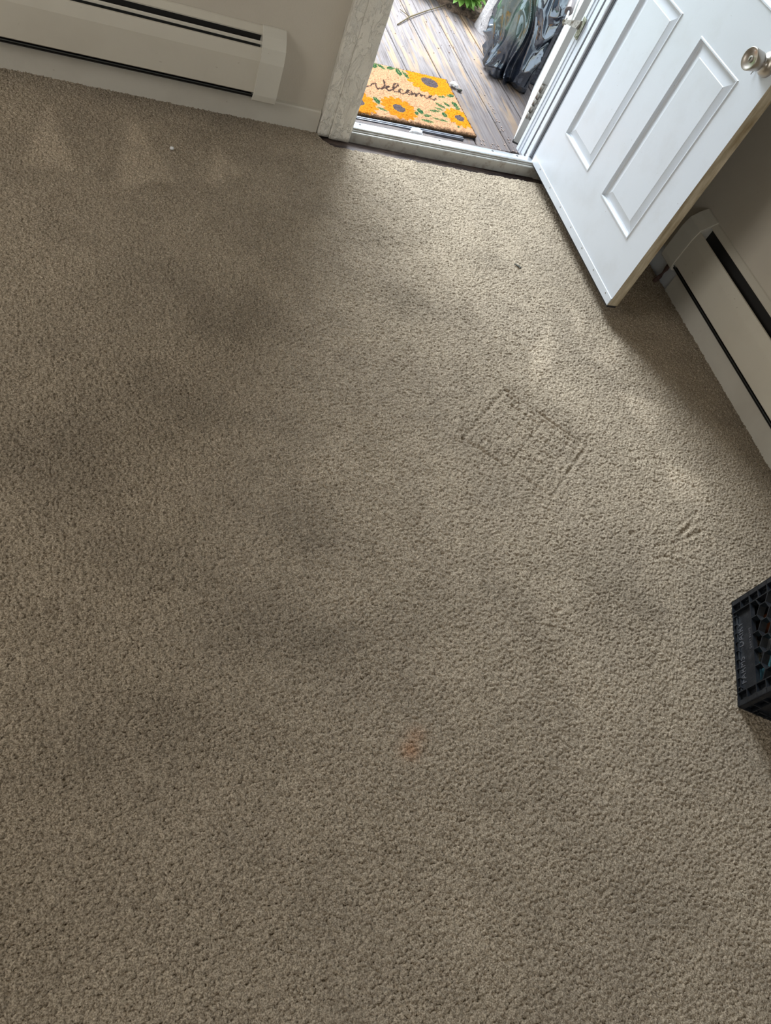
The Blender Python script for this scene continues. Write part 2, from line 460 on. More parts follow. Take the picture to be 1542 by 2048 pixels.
# the tufts themselves: one dome of yarn per jittered cell, leaning slightly
PX, PY = 0.0068, 0.0056
wx = (vnoise(X.shape, (260, 220), 41) - .5) * 0.004; wy = (vnoise(X.shape, (260, 220), 42) - .5) * 0.004
gxx = (X + wx) / PX; gyy = (Y + wy) / PY
ci = np.floor(gxx).astype(int); cj = np.floor(gyy).astype(int)
def hsh(i, j, k):
    n = (i * 73856093) ^ (j * 19349663) ^ (k * 83492791)
    n = (n ^ (n >> 13)) * 1274126177
    return ((n ^ (n >> 16)) & 0xffff) / 65535.0
best = np.full(X.shape, 9.0); bh = np.zeros(X.shape); bt = np.zeros(X.shape)
for di in (-1, 0, 1):
    for dj in (-1, 0, 1):
        i_, j_ = ci + di, cj + dj
        sx_ = i_ + 0.15 + 0.7 * hsh(i_, j_, 1); sy_ = j_ + 0.15 + 0.7 * hsh(i_, j_, 2)
        dq = np.hypot(gxx - sx_, gyy - sy_)
        m_ = dq < best
        best = np.where(m_, dq, best); bh = np.where(m_, hsh(i_, j_, 3), bh); bt = np.where(m_, hsh(i_, j_, 4), bt)
dome = np.sqrt(np.clip(1 - (best / 0.80) ** 2, 0, 1))
Z = Z + 0.0064 * dome - 0.0060 + (bh - .5) * 0.0042
wear_shade = wear_shade * (0.90 + 0.20 * bt)
del wx, wy, gxx, gyy, ci, cj, best, bh
# cut edge in front of the door
cut = 2.628 + (X - 0.94) * 0.033 + (vnoise(X.shape, (4, 120), 8) - .5) * 0.008
lead = np.clip((X - 0.915) / 0.05, 0, 1)
cut = YB - (YB - cut) * np.sqrt(lead)
keep = ~((X > 0.915) & (X < 1.93) & (Y > cut))
cellkeep = keep[:-1, :-1] & keep[1:, 1:] & keep[:-1, 1:] & keep[1:, :-1]
Z = Z - 0.010 * np.clip(1 - (cut - Y) / 0.012, 0, 1) * ((X > 0.915) & (X < 1.93))
me = grid_mesh('floor', X, Y, Z, cellkeep)
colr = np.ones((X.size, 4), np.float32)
w_ = wear_shade.ravel()
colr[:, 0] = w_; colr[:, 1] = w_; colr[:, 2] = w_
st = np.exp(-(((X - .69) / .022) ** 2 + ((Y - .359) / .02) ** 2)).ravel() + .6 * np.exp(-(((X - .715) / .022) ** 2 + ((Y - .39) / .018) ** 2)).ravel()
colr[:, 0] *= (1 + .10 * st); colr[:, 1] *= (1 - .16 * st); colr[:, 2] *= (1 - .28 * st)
at = me.color_attributes.new('wear_shade', 'FLOAT_COLOR', 'POINT')
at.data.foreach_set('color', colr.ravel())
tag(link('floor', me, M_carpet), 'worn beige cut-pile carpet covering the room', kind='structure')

m = MB(); m.box(-2.0, -2.2, -0.06, 2.34, 2.80, -0.012)
tag(m.build('floor_underlay', M_subfloor), kind='structure')

# ---------------------------------------------------------------- walls
YW, XW = 2.70, 2.315
H = 2.42
def struct(name, m, mat):
    return tag(m.build(name, mat), kind='structure')
m = MB()
m.box(-2.15, YW, -0.1, 0.985, YW + 0.13, H)
m.box(1.90, YW, -0.1, XW, YW + 0.13, H)
m.box(0.985, YW, 2.06, 1.90, YW + 0.13, H)
struct('wall_back', m, M_wall)
m = MB(); m.box(XW, -2.35, -0.1, XW + 0.13, YW + 0.13, H); struct('wall_right', m, M_wall)
m = MB()
m.box(-2.15, -2.35, -0.1, -2.0, 0.65, H); m.box(-2.15, 2.05, -0.1, -2.0, YW, H)
m.box(-2.15, 0.65, -0.1, -2.0, 2.05, 0.85); m.box(-2.15, 0.65, 2.1, -2.0, 2.05, H)
struct('wall_left', m, M_wall)
m = MB()
m.box(-2.0, -2.35, -0.1, -0.65, -2.2, H); m.box(1.25, -2.35, -0.1, XW, -2.2, H)
m.box(-0.65, -2.35, -0.1, 1.25, -2.2, 0.85); m.box(-0.65, -2.35, 2.1, 1.25, -2.2, H)
struct('wall_front', m, M_wall)
m = MB(); m.box(-2.15, -2.35, H, XW + 0.13, YW + 0.13, H + 0.1); struct('ceiling', m, M_wall)

# baseboards
def wavy_board(name, poly, a, b, axis, mat):
    m = MB(); m.prism(poly, a, b, axis)
    bmesh.ops.subdivide_edges(m.b, edges=[e for e in m.b.edges if e.calc_length() > 0.5], cuts=60)
    return struct(name, m, mat)
m = MB()
m.prism([(YW, -0.03), (YB, -0.03), (YB, 0.078), (YB + 0.003, 0.083), (YW, 0.086)], -2.0, 0.905, 'x')
o = struct('baseboard_back', m, M_trim)
m = MB()
m.prism([(XW, -0.03), (XR, -0.03), (XR, 0.088), (XR + 0.003, 0.092), (XW, 0.092)], -2.2, 2.055, 'y')
o = struct('baseboard_right', m, M_trim)
m = MB()
m.prism([(XW, -0.03), (XW - 0.008, -0.03), (XW - 0.008, 0.085), (XW, 0.090)], 2.06, 2.70, 'y')
o = struct('baseboard_right_corner', m, paint('pale_blue_white_paint', (0.60, 0.62, 0.64), 0.45).m)

# door casing: a broad board of thick old paint and a narrow inner strip
random.seed(3)
def rough_board(x0, x1, y0, y1, z0, z1, seed, nx=12, nz=160, amp=0.0022, round_=0.005):
    """front and two edges of a painted board as a displaced sheet plus a back"""
    b = bmesh.new()
    prof = []
    D_ = y1 - y0
    for k in range(5): prof.append((x0, y1 - D_ * k / 5))
    for k in range(nx + 1): 
        t = k / nx
        prof.append((x0 + (x1 - x0) * t, y0))
    for k in range(1, 6): prof.append((x1, y0 + D_ * k / 5))
    rows = []
    for j in range(nz + 1):
        z = z0 + (z1 - z0) * j / nz
        row = []
        for i, (x, y) in enumerate(prof):
            n1 = noise.noise(Vector((x * 30 + seed, y * 30, z * 12)))
            n2 = noise.noise(Vector((x * 90 + seed, y * 90, z * 40)))
            dd = amp * n1 + amp * .5 * n2
            inset = 0
            if 5 <= i <= 5 + nx:
                e = min(i - 5, 5 + nx - i)
                inset = round_ if e == 0 else (round_ * .25 if e == 1 else 0)
            row.append(b.verts.new((x + (dd if i < 5 or i > 5 + nx else 0), y + inset + dd, z)))
        rows.append(row)
    for r0, r1 in zip(rows, rows[1:]):
        for a in range(len(prof) - 1):
            b.faces.new([r0[a], r0[a + 1], r1[a + 1], r1[a]]).smooth = True
    b.faces.new(rows[0][::-1]); b.faces.new(rows[-1])
    b.faces.new([r[0] for r in rows] + [r[-1] for r in rows[::-1]])
    return b
def from_bm(name, b, mat):
    bmesh.ops.recalc_face_normals(b, faces=b.faces)
    me = bpy.data.meshes.new(name); b.to_mesh(me); b.free()
    return tag(link(name, me, mat), kind='structure')
from_bm('trim_1', rough_board(0.908, 0.9535, 2.6715, 2.70, 0.0, 2.15, 1, round_=0.0022), M_casing)
from_bm('trim_2', rough_board(0.9537, 1.036, 2.670, 2.70, -0.004, 2.10, 9, nx=18, round_=0.0022), M_casing)
from_bm('trim_3', rough_board(1.93, 2.05, 2.672, 2.70, 0.0, 2.15, 4), M_casing)
m = MB(); m.box(0.908, 2.672, 2.10, 2.05, 2.70, 2.22); struct('trim_4', m, M_casing)
m = MB(); m.box(0.985, 2.70, -0.03, 1.034, 2.83, 2.06); m.box(1.034, 2.70, -0.03, 1.040, 2.712, 2.06)
struct('trim_5', m, M_strip)
# right jamb: strips seen past the door
m = MB()
m.box(1.878, 2.742, 0.0, 1.905, 2.88, 2.06)                  # jamb board
m.box(1.866, 2.757, 0.035, 1.879, 2.786, 2.06)                # stop
m.bevel(0.002, 1)
struct('trim_6', m, M_jamb)
m = MB()
m.box(1.8665, 2.788, 0.03, 1.877, 2.797, 2.06)
m.box(1.873, 2.744, 0.05, 1.8775, 2.754, 2.06)
struct('trim_7', m, M_strip)
m = MB()                                                       # storm door frame
m.box(1.868, 2.836, 0.012, 1.885, 2.872, 2.06); m.box(1.864, 2.852, 0.012, 1.869, 2.872, 2.06)
m.box(1.871, 2.800, 0.018, 1.885, 2.834, 2.06)
m.bevel(0.0015, 1)
struct('trim_8', m, Mat('storm_frame_white', (0.66, 0.72, 0.80), 0.3).m)
m = MB(); m.box(0.985, 2.70, 2.03, 1.905, 2.93, 2.06); struct('trim_9', m, M_jamb)

# threshold ---------------------------------------------------------
th = empty('door_threshold', (1.45, 2.72, 0), 'ribbed aluminium threshold strip across the bottom of the doorway', 'threshold')
TILT = Matrix.Translation((0, 0, 0.001)) @ Matrix.Rotation(math.radians(-1.0), 4, 'Y')   # the strip sits a little higher at the hinge end
def tloc(o): o.matrix_local = TILT @ Matrix.Translation((-1.45, -2.72, 0)); return o
m = MB()
m.prism([(2.709, -0.01), (2.709, 0.044), (2.713, 0.046), (2.735, 0.044), (2.758, 0.039), (2.764, 0.032), (2.764, -0.02)], 1.032, 1.872, 'x')
tloc(m.build('tread', M_alu, th))
m = MB()
m.prism([(2.690, -0.012), (2.690, 0.030), (2.693, 0.033), (2.698, 0.033), (2.699, 0.0305), (2.700, 0.0305), (2.701, 0.037), (2.7035, 0.038), (2.7045, 0.036), (2.7055, 0.036), (2.7065, 0.043), (2.7087, 0.044), (2.7087, -0.012)], 1.032, 1.905, 'x')
tloc(m.build('ribbed_face', M_aluface, th))
for sx in (1.085, 1.43, 1.68, 1.80):
    m = MB(); m.lathe([(0, 0.006), (0.0012, 0.0055), (0.0016, 0.0)], (sx, 2.738, 0.0430), (0, 0, 1), 12)
    tloc(m.build('screw', M_rubber, th))
# wood sill outside the threshold
m = MB(); m.box(1.0, 2.766, -0.12, 1.90, 2.995, -0.074); m.bevel(0.004, 2)
tag(m.build('door_sill', M_subfloor), kind='structure')

# ---------------------------------------------------------------- entry door
XD, YH, WD, ZD = 1.871, 2.727, 0.883, 0.05
door = bpy.data.objects.new('door_1', None); COL.objects.link(door)
door.location = (XD, YH, 0)
tag(door, 'white six-panel entry door swung open into the room', 'door', kind='structure')
def slab_mesh():
    """slab with sunk moulding rings and raised fields; local x = depth (0 front), y = -s along width"""
    T = 0.044
    b = bmesh.new()
    pan = []
    for (s0, s1) in ((0.117, 0.370), (0.508, 0.765)):
        pan.append((s0, s1, 0.250, 0.827))
        pan.append((s0, s1, 0.995, 1.60))
        pan.append((s0, s1, 1.72, 1.93))
    ss = sorted(set([0.0, WD] + [v for p in pan for v in p[:2]]))
    zs = sorted(set([ZD, 2.045] + [v for p in pan for v in p[2:]]))
    def isp(s, z): return any(p[0] < s < p[1] and p[2] < z < p[3] for p in pan)
    V = {}
    def v(x, s, z):
        k = (round(x, 5), round(s, 5), round(z, 5))
        if k not in V: V[k] = b.verts.new((x, -s, z))
        return V[k]
    for i in range(len(ss) - 1):
        for j in range(len(zs) - 1):
            a, c, e, g = ss[i], ss[i + 1], zs[j], zs[j + 1]
            if not isp((a + c) / 2, (e + g) / 2):
                b.faces.new([v(0, a, e), v(0, c, e), v(0, c, g), v(0, a, g)])
            b.faces.new([v(T, a, e), v(T, a, g), v(T, c, g), v(T, c, e)])
    for i in range(len(ss) - 1):
        b.faces.new([v(0, ss[i], zs[0]), v(T, ss[i], zs[0]), v(T, ss[i + 1], zs[0]), v(0, ss[i + 1], zs[0])])
        b.faces.new([v(0, ss[i], zs[-1]), v(0, ss[i + 1], zs[-1]), v(T, ss[i + 1], zs[-1]), v(T, ss[i], zs[-1])])
    for j in range(len(zs) - 1):
        b.faces.new([v(0, 0, zs[j]), v(0, 0, zs[j + 1]), v(T, 0, zs[j + 1]), v(T, 0, zs[j])])
        f = b.faces.new([v(0, WD, zs[j]), v(T, WD, zs[j]), v(T, WD, zs[j + 1]), v(0, WD, zs[j + 1])]); f.material_index = 1
    # (inset from panel edge, depth): small bead up, cove down, bevel up to the field
    prof = [(0.0, 0.0), (0.002, -0.003), (0.006, -0.003), (0.010, 0.008), (0.014, 0.010), (0.019, 0.0095), (0.043, 0.0035), (0.045, 0.0022)]
    for s0, s1, z0, z1 in pan:
        rings = [[(d, s0 + i, z0 + i), (d, s1 - i, z0 + i), (d, s1 - i, z1 - i), (d, s0 + i, z1 - i)] for i, d in prof]
        for A, B in zip(rings, rings[1:]):
            for k in range(4):
                k2 = (k + 1) % 4
                b.faces.new([v(*A[k]), v(*A[k2]), v(*B[k2]), v(*B[k])])
        b.faces.new([v(*c) for c in rings[-1]])
    bmesh.ops.recalc_face_normals(b, faces=b.faces)
    me = bpy.data.meshes.new('slab'); b.to_mesh(me); b.free()
    return me
link('slab', slab_mesh(), [M_door, M_dooredge], door)
# sweep strip along the bottom edge with its little screws
m = MB(); m.box(-0.0035, -WD, ZD - 0.002, 0.0, -0.004, ZD + 0.030); m.bevel(0.0012, 1)
sweep = m.build('bottom_sweep', M_door, door)
m = MB(); m.box(0.002, -WD + 0.001, ZD - 0.010, 0.042, -0.01, ZD); m.build('rubber_seal', M_rubber, door)
for k in range(7):
    m = MB(); m.lathe([(0, 0.0028), (0.001, 0.0024), (0.0012, 0)], (-0.0035, -0.09 - k * 0.125, ZD + 0.020), (-1, 0, 0), 10)
    m.build('screw', M_hard, sweep)
# knob
kn_ = bpy.data.objects.new('door_knob', None); COL.objects.link(kn_); kn_.parent = door
kn_.location = (0, 1.900 - YH, 0.908)
m = MB()
m.lathe([(0, 0.033), (0.003, 0.0335), (0.008, 0.0325), (0.014, 0.028), (0.018, 0.022), (0.021, 0.0155), (0.030, 0.0145), (0.036, 0.0145)], (0, 0, 0), (-1, 0, 0), 48)
m.build('rose', M_nickel, kn_)
m = MB()
m.lathe([(0.036, 0.014), (0.0365, 0.0225), (0.039, 0.025), (0.060, 0.0285), (0.074, 0.0300), (0.0762, 0.0292), (0.0765, 0.0278), (0.0725, 0.022), (0.0705, 0.014), (0.0698, 0.0085)], (0, 0, 0), (-1, 0, 0), 48)
m.build('knob', M_nickel, kn_)
m = MB(); m.lathe([(0.0690, 0.0085), (0.0722, 0.0083), (0.0730, 0.0070), (0.0730, 0.0)], (0, 0, 0), (-1, 0, 0), 24)
kc = m.build('keyhole_cylinder', Mat('worn_brass', (0.42, 0.40, 0.36), 0.45, 0.7).m, kn_)
m = MB(); m.box(-0.0738, -0.0011, -0.0055, -0.0728, 0.0011, 0.0055); m.build('keyway', M_black, kc)
m = MB(); m.tube([(0.0, 0.028, -0.03), (-0.006, 0.030, -0.038), (-0.006, 0.031, -0.046)], 0.0012, 8); m.build('retaining_pin', M_hard, kn_)
# hinge leaves of the entry door
for hz in (0.25, 1.05, 1.85):
    m = MB(); m.tube([(0.050, 0.004, hz - 0.05), (0.050, 0.004, hz + 0.05)], 0.006, 12); m.build('hinge', M_hard, door)

# ---------------------------------------------------------------- storm door
AZ = math.radians(60.0)
sd = bpy.data.objects.new('door_2', None); COL.objects.link(sd)
sd.location = (1.885, 2.955, 0); sd.rotation_euler = (0, 0, AZ)
tag(sd, 'narrow white storm door swung outwards beside the garbage bag', 'door', kind='structure')
WS = 0.86
M_storm = Mat('storm_door_white', (0.80, 0.83, 0.83), 0.35).m
m = MB()   # frame rails and kick panel (local x along width, y thickness; +y = room-side face)
m.box(0.0, -0.030, 0.005, WS, 0.0, 0.62)
m.box(0.0, -0.030, 0.62, 0.07, 0.0, 2.02); m.box(WS - 0.07, -0.030, 0.62, WS, 0.0, 2.02)
m.box(0.07, -0.030, 1.94, WS - 0.07, 0.0, 2.02); m.box(0.07, -0.030, 1.25, WS - 0.07, 0.0, 1.31)
m.bevel(0.002, 1)
m.build('frame', M_storm, sd)
m = MB(); m.box(0.07, -0.017, 0.62, WS - 0.07, -0.013, 1.94)
gl = Mat('clear_glass', (1, 1, 1), 0.02); gl.p.inputs['Transmission Weight'].default_value = 1.0
m.build('glass_pane', gl.m, sd)
m = MB(); m.box(-0.0012, -0.0285, 0.0, 0.0, -0.002, 2.02); m.build('hinge_edge_strip', Mat('grey_edge_strip', (0.36, 0.35, 0.33), 0.5).m, sd)
m = MB(); m.box(-0.001, -0.031, -0.008, 0.012, 0.001, 0.006); m.build('corner_cap', M_rubber, sd)
hg = MB()
for hz in (0.115, 0.145, 0.175, 0.205, 0.235):
    hg.tube([(-0.007, -0.010, hz), (-0.007, -0.010, hz + 0.026)], 0.007, 10)
hg.box(-0.004, -0.03, 0.11, -0.0012, -0.004, 0.265)
hn = hg.build('hinge', M_hard, sd)
# closer: bracket on the jamb, rod and tube along the storm door
cl = empty('door_closer', (1.866, 2.86, 0.53), 'grey metal closer with mossy wall bracket holding the storm door', 'door closer')
def rel(p): return (p[0] - 1.866, p[1] - 2.86, p[2] - 0.53)
P0 = Vector((1.861, 2.858, 0.540)); P1 = Vector((1.843, 2.939, 0.510))
m = MB()
d = (P1 - P0)
side = Vector((0.3, 0.0, 1)).normalized()
for off in (-1, 1):
    q = Vector((0.006 * off, 0, 0))
    vs = [P0 + q + side * 0.016, P0 + q - side * 0.016, P1 + q - side * 0.006, P1 + q + side * 0.006]
    t = Vector((0.0012 * off, 0, 0))
    A = [m.b.verts.new(rel(v - t)) for v in vs]; B = [m.b.verts.new(rel(v + t)) for v in vs]
    for k in range(4): m.b.faces.new([A[k], A[(k + 1) % 4], B[(k + 1) % 4], B[k]])
    m.b.faces.new(A); m.b.faces.new(B[::-1])
m.box(*rel(P0 + Vector((-0.006, -0.003, -0.016))), *rel(P0 + Vector((0.006, 0.001, 0.016))))
m.build('bracket_arm', M_hard, cl)
m = MB(); m.box(*rel((1.8615, 2.836, 0.495)), *rel((1.8645, 2.862, 0.572))); m.tube([rel((1.860, 2.845, 0.500)), rel((1.860, 2.845, 0.507))], 0.004, 8); m.bevel(0.001, 1)
m.build('bracket_plate', M_moss, cl)
m = MB(); m.tube([rel(P1 + Vector((0, 0, 0.014))), rel(P1 - Vector((0, 0, 0.016)))], 0.0035, 10); m.tube([rel(P1 + Vector((-0.007, 0.0, -0.002))), rel(P1 + Vector((0.007, 0, -0.002)))], 0.009, 14)
m.build('pin', M_hard, cl)
u = Vector((math.cos(AZ), math.sin(AZ), 0.0))
m = MB(); m.tube([rel(P1), rel(P1 + u * 0.135)], 0.0042, 12); m.build('rod', M_alu, cl)
m = MB()
Q = P1 + u * 0.13
m.lathe([(0.0, 0.0045), (0.0, 0.015), (0.002, 0.017), (0.30, 0.017), (0.302, 0.0)], rel(Q), u, 24)
m.build('tube', Mat('brown_closer_tube', (0.12, 0.10, 0.10), 0.35, 0.4).m, cl)

# ---------------------------------------------------------------- baseboard heaters
def heater(name, label, along, wall, a0, a1, cap0, cap1, blade, sgn):
    """along 'x' (back wall) or 'y' (right wall); d = distance out from the wall"""
    root = empty(name, ((a0 + a1) / 2, wall, 0) if along == 'x' else (wall, (a0 + a1) / 2, 0), label, 'baseboard heater', 'baseboard heaters along the walls')
    off = root.location
    def pr(poly, s, e, nm, mat, par, bev=0):
        m = MB()
        if along == 'x': m.prism([(-d, z) for d, z in poly], s - off.x, e - off.x, 'x')
        else: m.prism([(-d, z) for d, z in poly], s - off.y, e - off.y, 'y')
        return m.build(nm, mat, par)
    t = 0.0016
    def shell(pts, th=t):
        return pts + [(d - th, z - th * .4) for d, z in pts[::-1]]
    pr([(0.0, 0.09), (0.003, 0.09), (0.003, 0.312), (0.0, 0.318)], a0, a1, 'back_plate', M_heater, root)
    pr([(0.001, 0.3185), (0.006, 0.3165), (0.0215, 0.3005), (0.0205, 0.296), (0.018, 0.298), (0.003, 0.312)], a0, a1, 'top_flange', M_heater, root)
    pr(shell([(0.044, 0.263), (0.0475, 0.2695), (0.0535, 0.2690), (0.0605, 0.230), (0.0605, 0.123), (0.056, 0.119)]), a0, a1, 'front_panel', M_heater, root)
    if blade:
        pr([(0.0395, 0.2755), (0.041, 0.2755), (0.0412, 0.2825), (0.036, 0.2845), (0.035, 0.283), (0.0395, 0.2815)], a0, a1, 'damper_blade', M_blade, root)
    pr([(0.003, 0.135), (0.0035, 0.135), (0.0035, 0.30), (0.003, 0.30)], a0 + .01, a1 - .01, 'dark_backing', M_dark, root)
    pr([(0.003, 0.100), (0.050, 0.100), (0.052, 0.104), (0.003, 0.106)], a0 + .005, a1 - .005, 'bottom_tray', M_dark, root)
    m = MB()
    for k in range(2):
        pass
    if along == 'x':
        m.box(a0 - off.x, -0.046, 0.150, a1 - off.x, -0.008, 0.262 if blade else 0.235)
    else:
        m.box(-0.046, a0 - off.y, 0.150, -0.008, a1 - off.y, 0.262 if blade else 0.235)
    m.build('fin_bank', M_fin if blade else M_fin, root)
    # pale rod seen in the lower slot
    m = MB()
    if along == 'x': m.tube([(a0 - off.x, -0.053, 0.1105), (a1 - off.x, -0.053, 0.1105)], 0.0022, 8)
    else: m.tube([(-0.053, a0 - off.y, 0.1105), (-0.053, a1 - off.y, 0.1105)], 0.0022, 8)
    m.build('tray_lip', M_fin, root)
    # end cap: wraps the whole section
    cp = [(0.0, 0.322), (0.006, 0.3205), (0.030, 0.302), (0.046, 0.285), (0.0565, 0.2765), (0.0645, 0.231), (0.0645, 0.118), (0.0600, 0.0955), (0.050, 0.088), (0.0, 0.088)]
    m = MB()
    if along == 'x': m.prism([(-d, z) for d, z in cp], cap0 - off.x, cap1 - off.x, 'x')
    else: m.prism([(-d, z) for d, z in cp], cap0 - off.y, cap1 - off.y, 'y')
    m.bevel(0.0012, 1)
    capo = m.build('end_cap', M_blade, root)
    return root, capo
heater('baseboard_heater', 'long cream baseboard heater on the wall beside the open doorway', 'x', YW, -1.95, 0.66, 0.634, 0.716, True, 1)
heater('baseboard_heater', 'cream baseboard heater with a wide black top slot behind the open door', 'y', XW, -2.0, 2.12, 2.062, 2.150, False, 1)
# black pipe stub from the carpet up under the right heater's end
m = MB(); m.tube([(2.262, 2.098, -0.01), (2.285, 2.108, 0.020), (2.299, 2.118, 0.050), (2.302, 2.125, 0.086)], 0.009, 12)
tag(m.build('pipe_stub', M_rust), 'short rusty black pipe between the carpet and the heater end cap', 'pipe')

# ---------------------------------------------------------------- milk crate
A2 = Vector((1.807, 0.646, 0)); B2 = Vector((1.646, 0.346, 0))
e = (A2 - B2).normalized(); nrm = Vector((e.y, -e.x, 0))
CS, CH = 0.340, 0.28
# local frame: x along the visible side (from near corner), y inwards, z up
crate = empty('milk_crate', B2 + Vector((0, 0, 0.002)), 'black plastic milk crate standing on the carpet at the picture edge', 'crate')
crate.rotation_euler = (0, 0, math.atan2(e.y, e.x))
def side(name, M4, text=False):
    """one crate side built in local s (0..CS), depth q (0 outside .. 0.018), t height"""
    m = MB()
    def bx(s0, q0, t0, s1, q1, t1): m.box(s0, q0, t0, s1, q1, t1, mat=M4)
    # corner posts: back web, outer and inner ribs, rungs
    for s0, s1 in ((0.0, 0.043), (CS - 0.043, CS)):
        bx(s0, 0.013, 0.0, s1, 0.016, CH)
        bx(s0, 0.0, 0.0, s0 + 0.0028, 0.0135, CH); bx(s1 - 0.0028, 0.0, 0.0, s1, 0.0135, CH)
        n = 8
        for k in range(n + 1):
            z = k * (CH - 0.003) / n
            bx(s0 + 0.0028, 0.0, z, s1 - 0.0028, 0.0132, z + 0.0028)
        for k in range(n):
            z = (k + 0.45) * (CH - 0.003) / n
            bx((s0 + s1) / 2, 0.006, z, (s0 + s1) / 2 + 0.0025, 0.0135, z + 0.022)
    # rim flange resting on the floor, notched
    bx(0.043, 0.0, 0.0, CS - 0.043, 0.004, 0.0035)
    bx(0.043, 0.0, 0.0, CS - 0.043, 0.016, 0.0025)
    bx(0.043, 0.004, 0.0085, CS - 0.043, 0.008, 0.0115)
    for k in range(9):
        s = 0.055 + k * 0.0285
        bx(s, 0.001, 0.002, s + 0.0026, 0.010, 0.013)
    # solid name panel
    bx(0.043, 0.010, 0.0, CS - 0.043, 0.0135, 0.070)
    bx(0.043, 0.0, 0.070, CS - 0.043, 0.0135, 0.0730)
    # honeycomb of thin deep walls
    hw, rowh = 0.0508, 0.0345
    z0, z1 = 0.0730, CH - 0.030
    t = 0.0026
    rows = 5
    def wall(p, q):
        p = Vector(p); q = Vector(q)
        dd = q - p
        L = dd.length; ang = math.atan2(dd.y, dd.x)
        Ml = M4 @ Matrix.Translation((p.x, 0, p.y)) @ Matrix.Rotation(-ang, 4, 'Y')
        m.box(-t / 2, 0.0, -t / 2, L + t / 2, 0.020, t / 2, mat=Ml)
    for r in range(rows):
        zb = z0 + r * rowh
        shift = 0 if r % 2 == 0 else hw / 2
        k = 0
        s = 0.043 + shift
        while s <= CS - 0.043 + 1e-4:
            wall((s, zb), (s, zb + rowh * 0.62))
            if s - hw / 2 >= 0.043 - 1e-4: wall((s, zb + rowh * 0.62), (s - hw / 2, zb + rowh))
            if s + hw / 2 <= CS - 0.043 + 1e-4: wall((s, zb + rowh * 0.62), (s + hw / 2, zb + rowh))
            s += hw
    bx(0.043, 0.0, CH - 0.032, CS - 0.043, 0.014, CH - 0.029)
    bx(0.043, 0.010, CH - 0.030, CS - 0.043, 0.0135, CH)
    return m.build(name, M_crate, crate)
def M_side(k):
    c = Vector((CS / 2, -CS / 2, 0))
    # visible side: s along +x, depth inwards (-y in local because inwards is to the right of x)
    flip = Matrix.Scale(-1, 4, (0, 1, 0))
    return Matrix.Translation(c) @ Matrix.Rotation(math.radians(90 * k), 4, 'Z') @ Matrix.Translation(-c) @ flip
sides = [side('crate_side', M_side(k)) for k in range(4)]
m = MB()
n = 9
for k in range(n + 1):
    a = 0.016 + k * (CS - 0.032) / n
    m.box(a - 0.002, -CS + 0.012, CH - 0.008, a + 0.002, -0.012, CH)
    m.box(0.012, -a - 0.002, CH - 0.008, CS - 0.012, -a + 0.002, CH)
m.build('crate_bottom_grid', M_crate, crate)
# raised moulded lettering on the name panel
def lettering(txt, size, s, z, name):
    cu = bpy.data.curves.new('lettering', 'FONT'); cu.body = txt; cu.size = size; cu.extrude = 0.0008
    cu.align_x = 'CENTER'; cu.space_character = 1.12
    to = bpy.data.objects.new('tmp', cu); COL.objects.link(to)
    bpy.context.view_layer.update()
    me = bpy.data.meshes.new_from_object(to.evaluated_get(bpy.context.evaluated_depsgraph_get()))
    bpy.data.objects.remove(to)
    o = link(name, me, Mat('worn_raised_lettering', (0.10, 0.10, 0.11), 0.4).m, sides[0])
    # text right = +s, text up = -z, facing outwards (+y local)
    o.matrix_local = Matrix(((1, 0, 0, s), (0, 0, 1, -0.0095), (0, -1, 0, z), (0, 0, 0, 1)))
    return o
lettering('FARMS', 0.026, 0.108, 0.026, 'lettering')
lettering('DAIRY', 0.026, 0.222, 0.026, 'lettering')
lettering('DAIRY FARMS', 0.010, 0.195, 0.056, 'small_lettering')

# things inside the crate (seen through its honeycomb)
def inside(s, q, z):
    return crate.matrix_basis @ Vector((s, -q, z))
crate_R = math.atan2(e.y, e.x)
bpy.context.view_layer.update()
def in_thing(name, label, cat, s, q, z, rz=0, tilt=0):
    o = empty(name, inside(s, q, z), label, cat)
    o.rotation_euler = (tilt, 0, crate_R + rz)
    return o
tw = in_thing('folded_towel', 'teal folded towel inside the black milk crate', 'towel', 0.095, 0.095, 0.0)
m = MB()
for k in range(4):
    m.prism([(-0.045, k * 0.035), (0.045, k * 0.035 + .002), (0.052, k * 0.035 + 0.017), (0.045, k * 0.035 + 0.032), (-0.045, k * 0.035 + 0.032), (-0.05, k * 0.035 + .016)], -0.055, 0.055, 'x')
m.bevel(0.003, 2)
Tm = Mat('teal_terry', (0.12, 0.32, 0.38), 0.95); Tm.bump(Tm.noise(500, 2), 0.002, 1)
m.build('towel_layers', Tm.m, tw)
bx_ = in_thing('white_box', 'white cardboard box inside the black milk crate', 'box', 0.205, 0.14, 0.0, 0.1)
m = MB(); m.box(-0.035, -0.035, 0, 0.035, 0.05, 0.155); m.bevel(0.002, 1); m.build('box_body', paint('white_card', (0.62, 0.62, 0.66), 0.6).m, bx_)
m = MB(); m.box(-0.036, -0.036, 0.150, 0.036, 0.051, 0.160); m.build('lid', paint('cream_card', (0.55, 0.48, 0.38), 0.6).m, bx_)
bo = in_thing('brown_bottle', 'brown glass bottle inside the black milk crate', 'bottle', 0.276, 0.085, 0.0)
m = MB(); m.lathe([(0, 0), (0, 0.030), (0.12, 0.031), (0.15, 0.024), (0.17, 0.013), (0.20, 0.012), (0.20, 0)], (0, 0, 0), (0, 0, 1), 24)
m.build('glass_body', Mat('brown_glass', (0.14, 0.045, 0.018), 0.12).m, bo)
m = MB(); m.lathe([(0.199, 0.014), (0.218, 0.014), (0.218, 0)], (0, 0, 0), (0, 0, 1), 20); m.build('cap', Mat('yellow_cap', (0.60, 0.33, 0.05), 0.4).m, bo)

